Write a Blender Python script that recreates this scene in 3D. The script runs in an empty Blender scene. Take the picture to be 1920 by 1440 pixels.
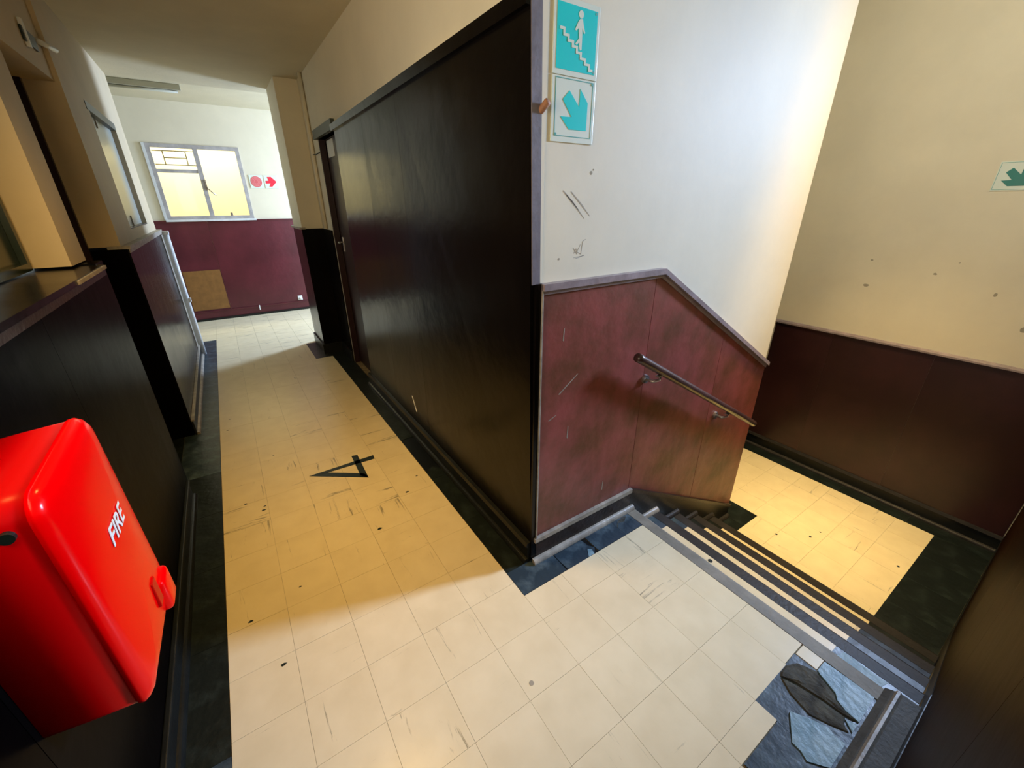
import bpy, bmesh, math, random
from mathutils import Vector, Matrix
random.seed(4)
C = bpy.context.scene.collection
scene = bpy.context.scene

# ------------------------------------------------------------------ camera
F_PX, YAW, PITCH, ROLL = 771.99, 0.5880, 0.4155, -0.0034
CAM = Vector((-0.9125, -1.183, 1.5872))
cd = bpy.data.cameras.new('camera')
cam = bpy.data.objects.new('camera', cd)
C.objects.link(cam)
cd.sensor_fit = 'HORIZONTAL'
cd.sensor_width = 36.0
cd.lens = 36.0 * F_PX / 1920.0
cd.clip_start = 0.01
fw = Vector((math.sin(YAW) * math.cos(PITCH), math.cos(YAW) * math.cos(PITCH), -math.sin(PITCH)))
r0 = Vector((math.cos(YAW), -math.sin(YAW), 0))
u0 = r0.cross(fw)
r1 = math.cos(ROLL) * r0 + math.sin(ROLL) * u0
u1 = -math.sin(ROLL) * r0 + math.cos(ROLL) * u0
M = Matrix((r1, u1, -fw)).transposed().to_4x4()
M.translation = CAM
cam.matrix_world = M
scene.camera = cam

# ------------------------------------------------------------------ world, lights, exposure
scene.view_settings.view_transform = 'Standard'
scene.view_settings.look = 'None'
scene.view_settings.exposure = 0.0
scene.view_settings.gamma = 1.0
scene.view_settings.use_curve_mapping = False
w = bpy.data.worlds.new('sky')
scene.world = w
w.use_nodes = True
w.node_tree.nodes['Background'].inputs[0].default_value = (0.55, 0.72, 1.0, 1)
w.node_tree.nodes['Background'].inputs[1].default_value = 1.5


def area(name, loc, target, sx, sy, power, col, spread=180):
    l = bpy.data.lights.new(name, 'AREA')
    l.shape = 'RECTANGLE'
    l.size, l.size_y = sx, sy
    l.energy = power
    l.color = col
    l.spread = math.radians(spread)
    o = bpy.data.objects.new(name, l)
    C.objects.link(o)
    o.location = loc
    d = Vector(target) - Vector(loc)
    o.rotation_euler = d.to_track_quat('-Z', 'Y').to_euler()
    return o


def point(name, loc, power, col, r=0.06):
    l = bpy.data.lights.new(name, 'POINT')
    l.energy = power
    l.color = col
    l.shadow_soft_size = r
    o = bpy.data.objects.new(name, l)
    C.objects.link(o)
    o.location = loc
    return o


DAY = (0.50, 0.67, 1.0)
WARM = (1.0, 0.58, 0.14)
area('stair_window_daylight', (4.40, -1.26, 2.60), (-0.4, -0.70, 0.0), 0.45, 0.9, 172, DAY, 110)
area('passage_window_daylight', (2.30, 5.45, 1.75), (-1.4, 4.2, 1.2), 0.6, 0.9, 150, DAY, 150)
area('passage_sky_daylight', (2.2, 5.4, 2.3), (-1.0, 6.0, 1.0), 0.6, 0.5, 45, DAY, 180)
area('side_window_light', (-1.74, -0.40, 1.78), (0.0, 2.0, 1.9), 1.2, 0.75, 24, (1.0, 0.75, 0.38), 180)
area('corridor_fill_light', (-0.70, 0.45, 2.58), (-0.70, 0.9, 0.0), 0.30, 0.30, 15, WARM, 112)  # unseen warm fill, added to yellow the corridor floor
area('landing_fill_light', (1.75, -0.60, 3.62), (2.2, -0.35, -0.6), 0.3, 0.3, 16, (1.0, 0.69, 0.28), 46)  # added warm fill above the landing, no fitting stands there
area('stairwell_fill_light', (1.3, -0.55, 3.55), (3.08, -0.1, 1.5), 0.4, 0.4, 9, (1.0, 0.95, 0.80), 110)  # extra unseen fill that brightens the landing wall
area('courtyard_light', (-0.9, 7.0, 3.1), (-0.9, 7.9, 1.4), 1.6, 0.5, 75, (1.0, 0.94, 0.74), 180)

# ------------------------------------------------------------------ materials


def mat(name, col, rough=0.5, spec=0.5, var=0.0, vscale=3.0, col2=None, bump=0.0, bscale=60.0,
        metal=0.0, coat=0.0, thresh=(0.4, 0.7), rvar=0.0):
    m = bpy.data.materials.new(name)
    m.use_nodes = True
    nt = m.node_tree
    N, L = nt.nodes, nt.links
    b = N['Principled BSDF']
    b.inputs['Base Color'].default_value = (*col, 1)
    b.inputs['Roughness'].default_value = rough
    b.inputs['Specular IOR Level'].default_value = spec
    b.inputs['Metallic'].default_value = metal
    b.inputs['Coat Weight'].default_value = coat
    b.inputs['Coat Roughness'].default_value = 0.12
    tc = N.new('ShaderNodeTexCoord')
    if var > 0:
        n = N.new('ShaderNodeTexNoise')
        n.inputs['Scale'].default_value = vscale
        n.inputs['Detail'].default_value = 6
        n.inputs['Roughness'].default_value = 0.6
        L.new(tc.outputs['Object'], n.inputs['Vector'])
        r = N.new('ShaderNodeValToRGB')
        r.color_ramp.elements[0].position = thresh[0]
        r.color_ramp.elements[1].position = thresh[1]
        c2 = col2 if col2 else tuple(c * (1 - var) for c in col)
        r.color_ramp.elements[0].color = (*c2, 1)
        r.color_ramp.elements[1].color = (*col, 1)
        L.new(n.outputs['Fac'], r.inputs['Fac'])
        L.new(r.outputs['Color'], b.inputs['Base Color'])
        if rvar > 0:
            mr = N.new('ShaderNodeMapRange')
            mr.inputs['To Min'].default_value = rough + rvar
            mr.inputs['To Max'].default_value = rough - rvar
            L.new(n.outputs['Fac'], mr.inputs['Value'])
            L.new(mr.outputs['Result'], b.inputs['Roughness'])
    if bump > 0:
        n2 = N.new('ShaderNodeTexNoise')
        n2.inputs['Scale'].default_value = bscale
        n2.inputs['Detail'].default_value = 4
        L.new(tc.outputs['Object'], n2.inputs['Vector'])
        bp = N.new('ShaderNodeBump')
        bp.inputs['Strength'].default_value = bump
        bp.inputs['Distance'].default_value = 0.01
        L.new(n2.outputs['Fac'], bp.inputs['Height'])
        L.new(bp.outputs['Normal'], b.inputs['Normal'])
    return m


def tile_material(name, base, base2, vein, veinw):
    m = bpy.data.materials.new(name)
    m.use_nodes = True
    nt = m.node_tree
    N, L = nt.nodes, nt.links
    b = N['Principled BSDF']
    b.inputs['Roughness'].default_value = 0.30
    b.inputs['Specular IOR Level'].default_value = 0.5
    tc = N.new('ShaderNodeTexCoord')
    oi = N.new('ShaderNodeObjectInfo')
    mul = N.new('ShaderNodeMath'); mul.operation = 'MULTIPLY'; mul.inputs[1].default_value = 57.0
    L.new(oi.outputs['Random'], mul.inputs[0])
    cmb = N.new('ShaderNodeCombineXYZ')
    L.new(mul.outputs[0], cmb.inputs['Z'])
    L.new(mul.outputs[0], cmb.inputs['X'])
    mp = N.new('ShaderNodeMapping')
    mp.inputs['Scale'].default_value = (2.6, 30.0, 1.0)
    L.new(tc.outputs['Object'], mp.inputs['Vector'])
    L.new(cmb.outputs[0], mp.inputs['Location'])
    n1 = N.new('ShaderNodeTexNoise')
    n1.inputs['Scale'].default_value = 1.0; n1.inputs['Detail'].default_value = 8; n1.inputs['Roughness'].default_value = 0.7
    n1.inputs['Distortion'].default_value = 0.6
    L.new(mp.outputs[0], n1.inputs['Vector'])
    # streak strength per tile
    rs = N.new('ShaderNodeMapRange')
    rs.inputs['From Min'].default_value = 0.0; rs.inputs['From Max'].default_value = 1.0
    rs.inputs['To Min'].default_value = 0.76; rs.inputs['To Max'].default_value = 0.57
    L.new(oi.outputs['Random'], rs.inputs['Value'])
    sub = N.new('ShaderNodeMath'); sub.operation = 'SUBTRACT'
    L.new(n1.outputs['Fac'], sub.inputs[0]); L.new(rs.outputs['Result'], sub.inputs[1])
    sc = N.new('ShaderNodeMath'); sc.operation = 'MULTIPLY'; sc.inputs[1].default_value = 14.0; sc.use_clamp = True
    L.new(sub.outputs[0], sc.inputs[0])
    fac = N.new('ShaderNodeMath'); fac.operation = 'MULTIPLY'; fac.inputs[1].default_value = veinw
    L.new(sc.outputs[0], fac.inputs[0])
    # soft cloud
    n2 = N.new('ShaderNodeTexNoise')
    n2.inputs['Scale'].default_value = 9.0; n2.inputs['Detail'].default_value = 5
    ad = N.new('ShaderNodeVectorMath'); ad.operation = 'ADD'
    L.new(tc.outputs['Object'], ad.inputs[0]); L.new(cmb.outputs[0], ad.inputs[1])
    L.new(ad.outputs[0], n2.inputs['Vector'])
    r2 = N.new('ShaderNodeValToRGB')
    r2.color_ramp.elements[0].position = 0.3; r2.color_ramp.elements[1].position = 0.7
    r2.color_ramp.elements[0].color = (*base2, 1); r2.color_ramp.elements[1].color = (*base, 1)
    L.new(n2.outputs['Fac'], r2.inputs['Fac'])
    mx = N.new('ShaderNodeMix'); mx.data_type = 'RGBA'
    L.new(fac.outputs[0], mx.inputs['Factor'])
    L.new(r2.outputs['Color'], mx.inputs[6])
    mx.inputs[7].default_value = (*vein, 1)
    L.new(mx.outputs[2], b.inputs['Base Color'])
    n3 = N.new('ShaderNodeTexNoise'); n3.inputs['Scale'].default_value = 14.0; n3.inputs['Detail'].default_value = 3
    L.new(ad.outputs[0], n3.inputs['Vector'])
    bp = N.new('ShaderNodeBump'); bp.inputs['Strength'].default_value = 0.22; bp.inputs['Distance'].default_value = 0.004
    L.new(n3.outputs['Fac'], bp.inputs['Height'])
    L.new(bp.outputs['Normal'], b.inputs['Normal'])
    return m


M_WALL = mat('cream_wall_paint', (0.78, 0.71, 0.54), 0.62, 0.3, 0.08, 2.2, bump=0.05, bscale=22)
M_WALLT = mat('shaded_wall_paint', (0.58, 0.47, 0.30), 0.62, 0.3, 0.12, 2.0, bump=0.06, bscale=22)  # wall cream darkened, the left piers' shade is in the colour
M_CEIL = mat('cream_ceiling_paint', (0.60, 0.53, 0.36), 0.8, 0.2, 0.08, 3.0, bump=0.1, bscale=60)
M_MAROON = mat('maroon_gloss_paint', (0.26, 0.066, 0.054), 0.38, 0.4, 0.5, 3.4, (0.115, 0.040, 0.016), bump=0.25, bscale=16, rvar=0.15, thresh=(0.36, 0.62))
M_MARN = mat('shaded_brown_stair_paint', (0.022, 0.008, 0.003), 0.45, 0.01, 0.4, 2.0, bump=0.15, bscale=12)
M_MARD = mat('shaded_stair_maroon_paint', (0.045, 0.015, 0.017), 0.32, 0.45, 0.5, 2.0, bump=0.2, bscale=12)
M_WINE = mat('wine_red_gloss_paint', (0.13, 0.020, 0.030), 0.32, 0.5, 0.4, 2.0, bump=0.2, bscale=14)
M_DARKL = mat('shaded_wainscot_paint', (0.0025, 0.002, 0.002), 0.30, 0.012, 0.5, 3.0, bump=0.15, bscale=7, rvar=0.06)  # wainscot paint blackened, its colour carries the left wall's shade
M_DARK = mat('shaded_dark_gloss_paint', (0.005, 0.0038, 0.0035), 0.22, 0.16, 0.5, 3.0, bump=0.22, bscale=7, rvar=0.08)  # the maroon paint again, darkened to hold the shade of unlit walls
M_BLACK = mat('black_skirting_paint', (0.010, 0.012, 0.011), 0.35, 0.4, 0.4, 8.0, bump=0.1)
M_CAP = mat('worn_lilac_moulding', (0.34, 0.27, 0.28), 0.35, 0.5, 0.35, 14.0, bump=0.1)
M_LILAC = mat('lilac_sheen_edge_paint', (0.20, 0.18, 0.21), 0.4, 0.5, 0.3, 14.0, bump=0.1)  # dark gloss paint with its bluish reflection put into the colour
M_PALE = mat('worn_pale_moulding', (0.42, 0.38, 0.31), 0.4, 0.5, 0.45, 14.0, bump=0.15)
M_BROWN = mat('dark_brown_plinth_paint', (0.035, 0.020, 0.014), 0.33, 0.45, 0.5, 9.0, bump=0.15)
M_TILE = tile_material('cream_vinyl_tile', (0.80, 0.70, 0.47), (0.73, 0.63, 0.41), (0.10, 0.09, 0.06), 0.7)
M_SUB = mat('dirty_floor_adhesive', (0.24, 0.19, 0.11), 0.9, 0.2, 0.4, 20.0)
M_BORDER = mat('blue_black_vinyl_border', (0.022, 0.040, 0.058), 0.33, 0.5, 0.7, 9.0, (0.085, 0.13, 0.16), bump=0.2, bscale=30, thresh=(0.30, 0.52))
M_BORDERD = mat('black_vinyl_border', (0.007, 0.011, 0.010), 0.34, 0.4, 0.5, 9.0, (0.02, 0.03, 0.028), bump=0.2, bscale=30, thresh=(0.3, 0.5))
M_PATCH = mat('bare_black_adhesive', (0.004, 0.005, 0.006), 0.28, 0.5, 0.3, 12.0)
M_SHARD = mat('worn_pale_blue_vinyl', (0.30, 0.42, 0.47), 0.42, 0.4, 0.5, 9.0, (0.13, 0.24, 0.30), bump=0.3, bscale=40)
M_SCREED = mat('exposed_grey_screed', (0.13, 0.13, 0.105), 0.9, 0.2, 0.6, 18.0, (0.05, 0.05, 0.045), bump=0.8, bscale=45)
M_NOSE = mat('dark_stair_nosing', (0.030, 0.027, 0.026), 0.5, 0.3, 0.4, 10.0, bump=0.2)
M_NOSET = mat('worn_grey_stair_nosing', (0.26, 0.24, 0.19), 0.6, 0.4, 0.3, 10.0, bump=0.2)
M_CURB = mat('grimy_grey_curb', (0.085, 0.085, 0.075), 0.6, 0.3, 0.4, 12.0, bump=0.3)
M_WHITE = mat('white_gloss_paint', (0.78, 0.80, 0.80), 0.35, 0.5, 0.15, 10.0)
M_STEEL = mat('painted_steel_frame', (0.50, 0.47, 0.46), 0.45, 0.5, 0.3, 12.0)
M_SIGNW = mat('glow_sign_plate', (0.70, 0.76, 0.66), 0.3, 0.5)
M_TEAL = mat('teal_sign_print', (0.0, 0.62, 0.62), 0.3, 0.5)
M_TEALL = mat('dark_teal_sign_line', (0.10, 0.36, 0.33), 0.35, 0.5)
M_GREEN = mat('dark_green_sign_print', (0.0, 0.18, 0.15), 0.3, 0.5)
M_REDS = mat('red_sign_print', (0.80, 0.02, 0.05), 0.35, 0.5)
M_PINK = mat('faded_red_sign_print', (0.70, 0.13, 0.14), 0.35, 0.5)
M_PINK2 = mat('pale_red_sign_line', (0.78, 0.30, 0.30), 0.35, 0.5)
M_RED = mat('red_moulded_plastic', (0.93, 0.0, 0.001), 0.2, 0.16, coat=0.05)
M_REDD = mat('shaded_red_plastic', (0.55, 0.0, 0.001), 0.3, 0.15)  # the cover's red, darkened for its shaded side
M_INK = mat('black_paint', (0.008, 0.016, 0.013), 0.4, 0.4)
M_METAL = mat('cast_metal', (0.55, 0.52, 0.50), 0.35, 0.5, 0.4, 30.0, metal=0.9)
M_WOOD = mat('dark_polished_wood', (0.075, 0.035, 0.030), 0.28, 0.5, 0.5, 14.0, coat=0.3)
M_PEG = mat('raw_wood_peg', (0.42, 0.20, 0.11), 0.6, 0.3, 0.3, 40.0)
M_CHIP = mat('grey_plaster_chip', (0.36, 0.32, 0.24), 0.9, 0.2)
M_GRAPH = mat('pencil_mark', (0.40, 0.37, 0.31), 0.8, 0.2)
M_PLY = mat('bare_plywood_patch', (0.28, 0.13, 0.035), 0.45, 0.4, 0.25, 12.0)
M_DOOR = mat('dark_maroon_door', (0.030, 0.012, 0.014), 0.35, 0.4, 0.3, 5.0)
M_PAPER = mat('white_paper', (0.75, 0.77, 0.75), 0.7, 0.3)
M_LINTEL = mat('grey_green_frame_paint', (0.05, 0.06, 0.045), 0.45, 0.4, 0.3, 8.0)
M_GREY = mat('grey_enamel_batten', (0.42, 0.40, 0.30), 0.5, 0.4)
M_DGLASS = mat('dark_green_glazing', (0.012, 0.022, 0.014), 0.2, 0.5)
M_GGLASS = mat('frosted_grey_green_glazing', (0.36, 0.39, 0.34), 0.3, 0.5)
M_YWALL = mat('courtyard_yellow_wall', (0.85, 0.76, 0.52), 0.8, 0.2, 0.08, 1.5)
M_BAR = mat('burglar_bar_paint', (0.30, 0.24, 0.14), 0.5, 0.4)


def glass(name):
    m = bpy.data.materials.new(name)
    m.use_nodes = True
    nt = m.node_tree
    N, L = nt.nodes, nt.links
    N.remove(N['Principled BSDF'])
    t = N.new('ShaderNodeBsdfTransparent'); t.inputs[0].default_value = (0.96, 0.97, 0.93, 1)
    g = N.new('ShaderNodeBsdfGlossy'); g.inputs['Roughness'].default_value = 0.05
    mx = N.new('ShaderNodeMixShader'); mx.inputs[0].default_value = 0.015
    L.new(t.outputs[0], mx.inputs[1]); L.new(g.outputs[0], mx.inputs[2])
    L.new(mx.outputs[0], N['Material Output'].inputs['Surface'])
    return m


M_GLASS = glass('window_glass')

# ------------------------------------------------------------------ mesh helpers
WLOC = {}


def link(name, bm, m, parent=None, base=None, smooth=False):
    """bm is in world coordinates; the origin goes to the bottom centre."""
    bmesh.ops.recalc_face_normals(bm, faces=bm.faces)
    xs = [v.co.x for v in bm.verts]; ys = [v.co.y for v in bm.verts]; zs = [v.co.z for v in bm.verts]
    c = Vector(base) if base else Vector(((min(xs) + max(xs)) / 2, (min(ys) + max(ys)) / 2, min(zs)))
    bmesh.ops.translate(bm, verts=bm.verts, vec=-c)
    me = bpy.data.meshes.new(name)
    bm.to_mesh(me)
    bm.free()
    for mm in (m if isinstance(m, (list, tuple)) else [m]):
        me.materials.append(mm)
    if smooth:
        for p in me.polygons:
            p.use_smooth = True
    o = bpy.data.objects.new(name, me)
    C.objects.link(o)
    WLOC[o] = c
    if parent is not None:
        o.parent = parent
        o.location = c - WLOC[parent]
    else:
        o.location = c
    return o


def thing(name, label, cat, loc, group=None):
    o = bpy.data.objects.new(name, None)
    o.empty_display_size = 0.05
    C.objects.link(o)
    o.location = loc
    WLOC[o] = Vector(loc)
    tag(o, label, cat, group)
    return o


def tag(o, label, cat, group=None):
    o['label'] = label
    o['category'] = cat
    if group:
        o['group'] = group
    return o


def struct(o):
    o['kind'] = 'structure'
    return o


def add_box(bm, x0, x1, y0, y1, z0, z1, bev=0.0):
    vs = [bm.verts.new((x, y, z)) for x in (x0, x1) for y in (y0, y1) for z in (z0, z1)]
    fs = [(0, 1, 3, 2), (4, 6, 7, 5), (0, 4, 5, 1), (2, 3, 7, 6), (0, 2, 6, 4), (1, 5, 7, 3)]
    faces = [bm.faces.new([vs[i] for i in f]) for f in fs]
    if bev:
        es = list({e for f in faces for e in f.edges})
        bmesh.ops.bevel(bm, geom=es, offset=bev, segments=2, profile=0.6, affect='EDGES')


def add_prism(bm, pts, ax, d0, d1):
    """polygon in the plane normal to axis ax, extruded from d0 to d1."""
    def mk(p, d):
        if ax == 0: return (d, p[0], p[1])
        if ax == 1: return (p[0], d, p[1])
        return (p[0], p[1], d)
    a = [bm.verts.new(mk(p, d0)) for p in pts]
    b = [bm.verts.new(mk(p, d1)) for p in pts]
    bm.faces.new(a); bm.faces.new(b[::-1])
    n = len(pts)
    for i in range(n):
        bm.faces.new((a[i], b[i], b[(i + 1) % n], a[(i + 1) % n]))


def add_tube(bm, path, r, seg=10, r_end=None):
    path = [Vector(p) for p in path]
    rings = []
    for i, p in enumerate(path):
        t = (path[min(i + 1, len(path) - 1)] - path[max(i - 1, 0)]).normalized()
        up = Vector((0, 0, 1)) if abs(t.z) < 0.9 else Vector((1, 0, 0))
        s = t.cross(up).normalized()
        n = s.cross(t)
        rr = r if r_end is None else r + (r_end - r) * i / (len(path) - 1)
        rings.append([bm.verts.new(p + rr * (math.cos(2 * math.pi * k / seg) * s + math.sin(2 * math.pi * k / seg) * n)) for k in range(seg)])
    for i in range(len(rings) - 1):
        for k in range(seg):
            bm.faces.new((rings[i][k], rings[i][(k + 1) % seg], rings[i + 1][(k + 1) % seg], rings[i + 1][k]))
    bm.faces.new(rings[0][::-1]); bm.faces.new(rings[-1])


def box(name, m, x0, x1, y0, y1, z0, z1, parent=None, bev=0.0):
    bm = bmesh.new()
    add_box(bm, min(x0, x1), max(x0, x1), min(y0, y1), max(y0, y1), min(z0, z1), max(z0, z1), bev)
    return link(name, bm, m, parent)


def boxes(name, m, lst, parent=None, bev=0.0):
    bm = bmesh.new()
    for b in lst:
        add_box(bm, *b, bev)
    return link(name, bm, m, parent)


def prism(name, m, pts, ax, d0, d1, parent=None):
    bm = bmesh.new()
    add_prism(bm, pts, ax, d0, d1)
    return link(name, bm, m, parent)


def tube(name, m, path, r, parent=None, seg=12, r_end=None):
    bm = bmesh.new()
    add_tube(bm, path, r, seg, r_end)
    return link(name, bm, m, parent, smooth=True)


def disc(name, m, ax, c, r, d0, d1, parent=None, seg=24):
    pts = [(c[0] + r * math.cos(2 * math.pi * k / seg), c[1] + r * math.sin(2 * math.pi * k / seg)) for k in range(seg)]
    return prism(name, m, pts, ax, d0, d1, parent)


def quarter(r, n=5):
    return [(0, 0)] + [(r * math.cos(math.pi / 2 * k / n), r * math.sin(math.pi / 2 * k / n)) for k in range(n + 1)]


# ------------------------------------------------------------------ constants
TS = 0.2172            # tile pitch
GX, GY = 0.0513, -0.062  # a tile corner
ZL = -0.645            # landing level
DX, DZ = 0.235, 0.129
NX = 0.69              # front edge of the top nosing
XE = 1.87              # end of the stair wall
XR = 3.08              # far wall of the landing
YN = -1.262            # near wall of the stairs
ZC = 2.63
YF = 6.28
# ------------------------------------------------------------------ floors
fl = struct(boxes('floor', M_SUB, [(-1.75, 0.655, YN, 0.0, -0.15, -0.004), (-1.75, 0.12, 0.0, 4.3, -0.15, -0.004),
                                   (-3.0, 2.6, 4.3, YF, -0.15, -0.004)]))
tile_cache = {}


def tile(parent, m, x0, x1, y0, y1, z, name='tile', h=0.004, gap=0.00045, rot=False):
    x0 += gap; x1 -= gap; y0 += gap; y1 -= gap
    sx, sy = round(x1 - x0, 4), round(y1 - y0, 4)
    if rot:
        sx, sy = sy, sx
    key = (sx, sy, m.name, h)
    if key not in tile_cache:
        bm = bmesh.new()
        add_box(bm, -sx / 2, sx / 2, -sy / 2, sy / 2, 0, h)
        me = bpy.data.meshes.new(name)
        bm.normal_update()
        bmesh.ops.recalc_face_normals(bm, faces=bm.faces)
        bm.to_mesh(me); bm.free()
        me.materials.append(m)
        tile_cache[key] = me
    o = bpy.data.objects.new(name, tile_cache[key])
    C.objects.link(o)
    c = Vector(((x0 + x1) / 2, (y0 + y1) / 2, z - h))
    WLOC[o] = c
    o.parent = parent
    o.location = c - WLOC[parent] + Vector((0, 0, random.uniform(0, 0.0004)))
    if rot:
        o.rotation_euler = (0, 0, math.pi / 2)
    return o


XL = GX - 6 * TS       # -1.2519 left edge of the field
XB = GX - TS + 0.008   # -0.158 right edge of the corridor field
# corridor field, five tiles wide
for j in range(-6, 20):
    y0, y1 = GY + j * TS, GY + (j + 1) * TS
    y0 = max(y0, YN + 0.02)
    if y1 - y0 < 0.02:
        continue
    for i in range(-6, -1):
        x0, x1 = GX + i * TS, GX + (i + 1) * TS
        if i == -2:
            x1 = XB
        tile(fl, M_TILE, x0, x1, y0, y1, 0, rot=(i + j) % 2 == 0)
# field in front of the stairs
xs = [XB, GX, GX + TS, GX + 2 * TS, 0.62]
ys = [YN + 0.02, -1.003, GY - 4 * TS, GY - 3 * TS, GY - 2 * TS, GY - TS, -0.143]
for a in range(len(xs) - 1):
    for b in range(len(ys) - 1):
        x0, x1, y0, y1 = xs[a], xs[a + 1], ys[b], ys[b + 1]
        if b == 0 and a > 0:
            continue
        if b == 0 and a == 0:
            tile(fl, M_TILE, x0, x1, y0, y1, 0)
            continue
        if b == 1 and a == 2:
            continue
        if a == 3:
            if b == 1:
                tile(fl, M_TILE, 0.56, x1, y0, y1, 0)
                continue
            x0b = x0
            tile(fl, M_TILE, x0b, x1, y0 if b > 2 else -0.927, y1, 0, rot=(a + b) % 2 == 0)
            continue
        tile(fl, M_TILE, x0, x1, y0, y1, 0, rot=(a + b) % 2 == 1)
# far tiles of the cross passage: too small to pick apart
bm = bmesh.new()
for i in range(-14, 12):
    for j in range(20, 30):
        x0, y0 = GX + i * TS, GY + j * TS
        if y0 + TS > YF: continue
        if y0 < 4.3 and not (-6 <= i <= -2): continue
        add_box(bm, x0 + .0008, x0 + TS - .0008, y0 + .0008, min(y0 + TS, YF) - .0008, -0.004, 0)
o = link('far_tiles', bm, M_TILE, fl); o['kind'] = 'stuff'

# dark border tiles
yb = [-1.25, -0.98, -0.55, -0.1, 0.35, 0.8, 1.25, 1.7, 2.05, 2.42, 2.75, 3.15, 3.6, 4.05, 4.5, 5.07]
for k in range(len(yb) - 1):
    tile(fl, M_BORDER if k not in (3, 4, 5, 6) else M_BORDERD, -1.47, XL - 0.001, yb[k], yb[k + 1], 0.0, 'border_tile')
tile(fl, M_BORDERD, -1.62, -1.471, 1.5, 2.36, 0.0, 'border_tile')
yb = [0.0, 0.42, 0.86, 1.42, 1.85, 2.3, 2.62, 3.1, 3.74]
for k in range(len(yb) - 1):
    if k == 2:
        continue     # a tile is missing here
    tile(fl, M_BORDERD, XB + 0.002, -0.0, yb[k], yb[k + 1], 0.0, 'border_tile')
box('bare_patch', M_PATCH, XB + 0.004, 0, 0.86, 1.42, -0.0038, -0.0030, fl)
prism('tile_fragment', M_BORDERD, [(XB + .003, 0.862), (-0.02, 0.862), (-0.02, 0.95), (-0.06, 0.93), (-0.10, 0.99), (XB + .003, 0.95)], 2, -0.003, 0.0, fl)
# border along the stair wall, one tile with its middle broken out
tile(fl, M_BORDER, XB + 0.002, 0.09, -0.141, 0.0, 0.0, 'border_tile')
prism('tile_fragment', M_BORDER, [(0.10, -0.141), (0.27, -0.141), (0.30, -0.11), (0.28, -0.085), (0.27, -0.02), (0.10, -0.01), (0.095, -0.07)], 2, -0.0035, -0.0028, fl)
prism('tile_fragment', M_SHARD, [(0.232, -0.140), (0.268, -0.140), (0.278, -0.112), (0.26, -0.10), (0.245, -0.12)], 2, -0.003, -0.0012, fl)
tile(fl, M_BORDER, 0.30, 0.495, -0.141, 0.0, 0.0, 'border_tile')
tile(fl, M_BORDER, 0.495, 0.62, -0.141, 0.0, 0.0, 'border_tile')
box('bare_patch', M_PATCH, 0.092, 0.298, -0.141, 0, -0.0038, -0.0034, fl)
prism('screed_smear', M_SCREED, [(0.49, -0.09), (0.52, -0.06), (0.56, -0.07), (0.60, -0.045), (0.57, -0.04), (0.53, -0.05), (0.50, -0.07)], 2, 0.0, 0.0006, fl)
# pier tile
tile(fl, M_BORDERD, -0.335, -0.2, 3.61, 3.75, 0.0012, 'border_tile')
tile(fl, M_BORDERD, -0.335, -0.2, 3.75, 4.25, 0.0012, 'border_tile')
tile(fl, M_BORDERD, -0.2, 0.0, 3.61, 3.75, 0.0012, 'border_tile')
# broken border by the near wall
tile(fl, M_BORDER, XB + 0.002 + TS, 0.265, YN + 0.02, -1.005, 0.0, 'border_tile')
prism('border_tile', M_BORDER, [(0.267, -1.24), (0.66, -1.24), (0.62, -1.005), (0.558, -1.005), (0.558, -0.928), (0.267, -0.928)], 2, -0.004, -0.0022, fl)
SHARD = [(0.3297, -1.0145), (0.361, -1.0594), (0.3839, -1.1093), (0.3742, -1.1288), (0.3783, -1.158), (0.2676, -1.158), (0.2278, -1.1108), (0.2398, -1.0883), (0.2416, -1.0614)]
SLAB = [(0.560, -1.0063), (0.6148, -1.0063), (0.6178, -1.0831), (0.6193, -1.158), (0.486, -1.158), (0.4886, -1.1193), (0.5026, -1.0896), (0.5242, -1.0765), (0.55, -1.0174)]
RIDGE = [(0.4416, -0.9308), (0.4806, -0.930), (0.5265, -0.9489), (0.554, -1.0058), (0.5446, -1.0152), (0.516, -1.0796), (0.499, -1.0893), (0.4867, -1.12), (0.481, -1.1536), (0.47, -1.1228), (0.4638, -1.0657), (0.4463, -0.9845), (0.4245, -0.9378)]
RIDGE2 = [(0.4204, -0.9397), (0.4422, -0.9863), (0.4599, -1.0673), (0.4674, -1.1269), (0.4414, -1.1347), (0.4257, -1.1542), (0.3996, -1.1105), (0.3743, -1.0546), (0.3918, -0.9833)]
prism('tile_fragment', M_SHARD, SHARD, 2, -0.003, 0.0035, fl)['label'] = 'large pale blue broken vinyl shard'
prism('tile_fragment', M_SHARD, SLAB, 2, -0.003, 0.0030, fl)
prism('tile_fragment', M_SHARD, [(0.4591, -1.1291), (0.473, -1.158), (0.4334, -1.158)], 2, -0.003, 0.002, fl)


def lump(name, m, pts, h, parent):
    """a crust with a raised, uneven middle"""
    bm = bmesh.new()
    n = len(pts)
    cx = sum(p[0] for p in pts) / n; cy = sum(p[1] for p in pts) / n
    r0_ = [bm.verts.new((p[0], p[1], -0.003)) for p in pts]
    r1_ = [bm.verts.new((p[0] * .93 + cx * .07, p[1] * .93 + cy * .07, h * random.uniform(.3, .7))) for p in pts]
    r2_ = [bm.verts.new((p[0] * .5 + cx * .5, p[1] * .5 + cy * .5, h * random.uniform(.7, 1.2))) for p in pts]
    for k in range(n):
        q = (k + 1) % n
        bm.faces.new((r0_[k], r0_[q], r1_[q], r1_[k]))
        bm.faces.new((r1_[k], r1_[q], r2_[q], r2_[k]))
    bm.faces.new(r2_); bm.faces.new(r0_[::-1])
    return link(name, bm, m, parent)


lump('screed_crust', M_SCREED, RIDGE, 0.007, fl)
lump('screed_crust', M_SCREED, RIDGE2, 0.0035, fl)

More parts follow.
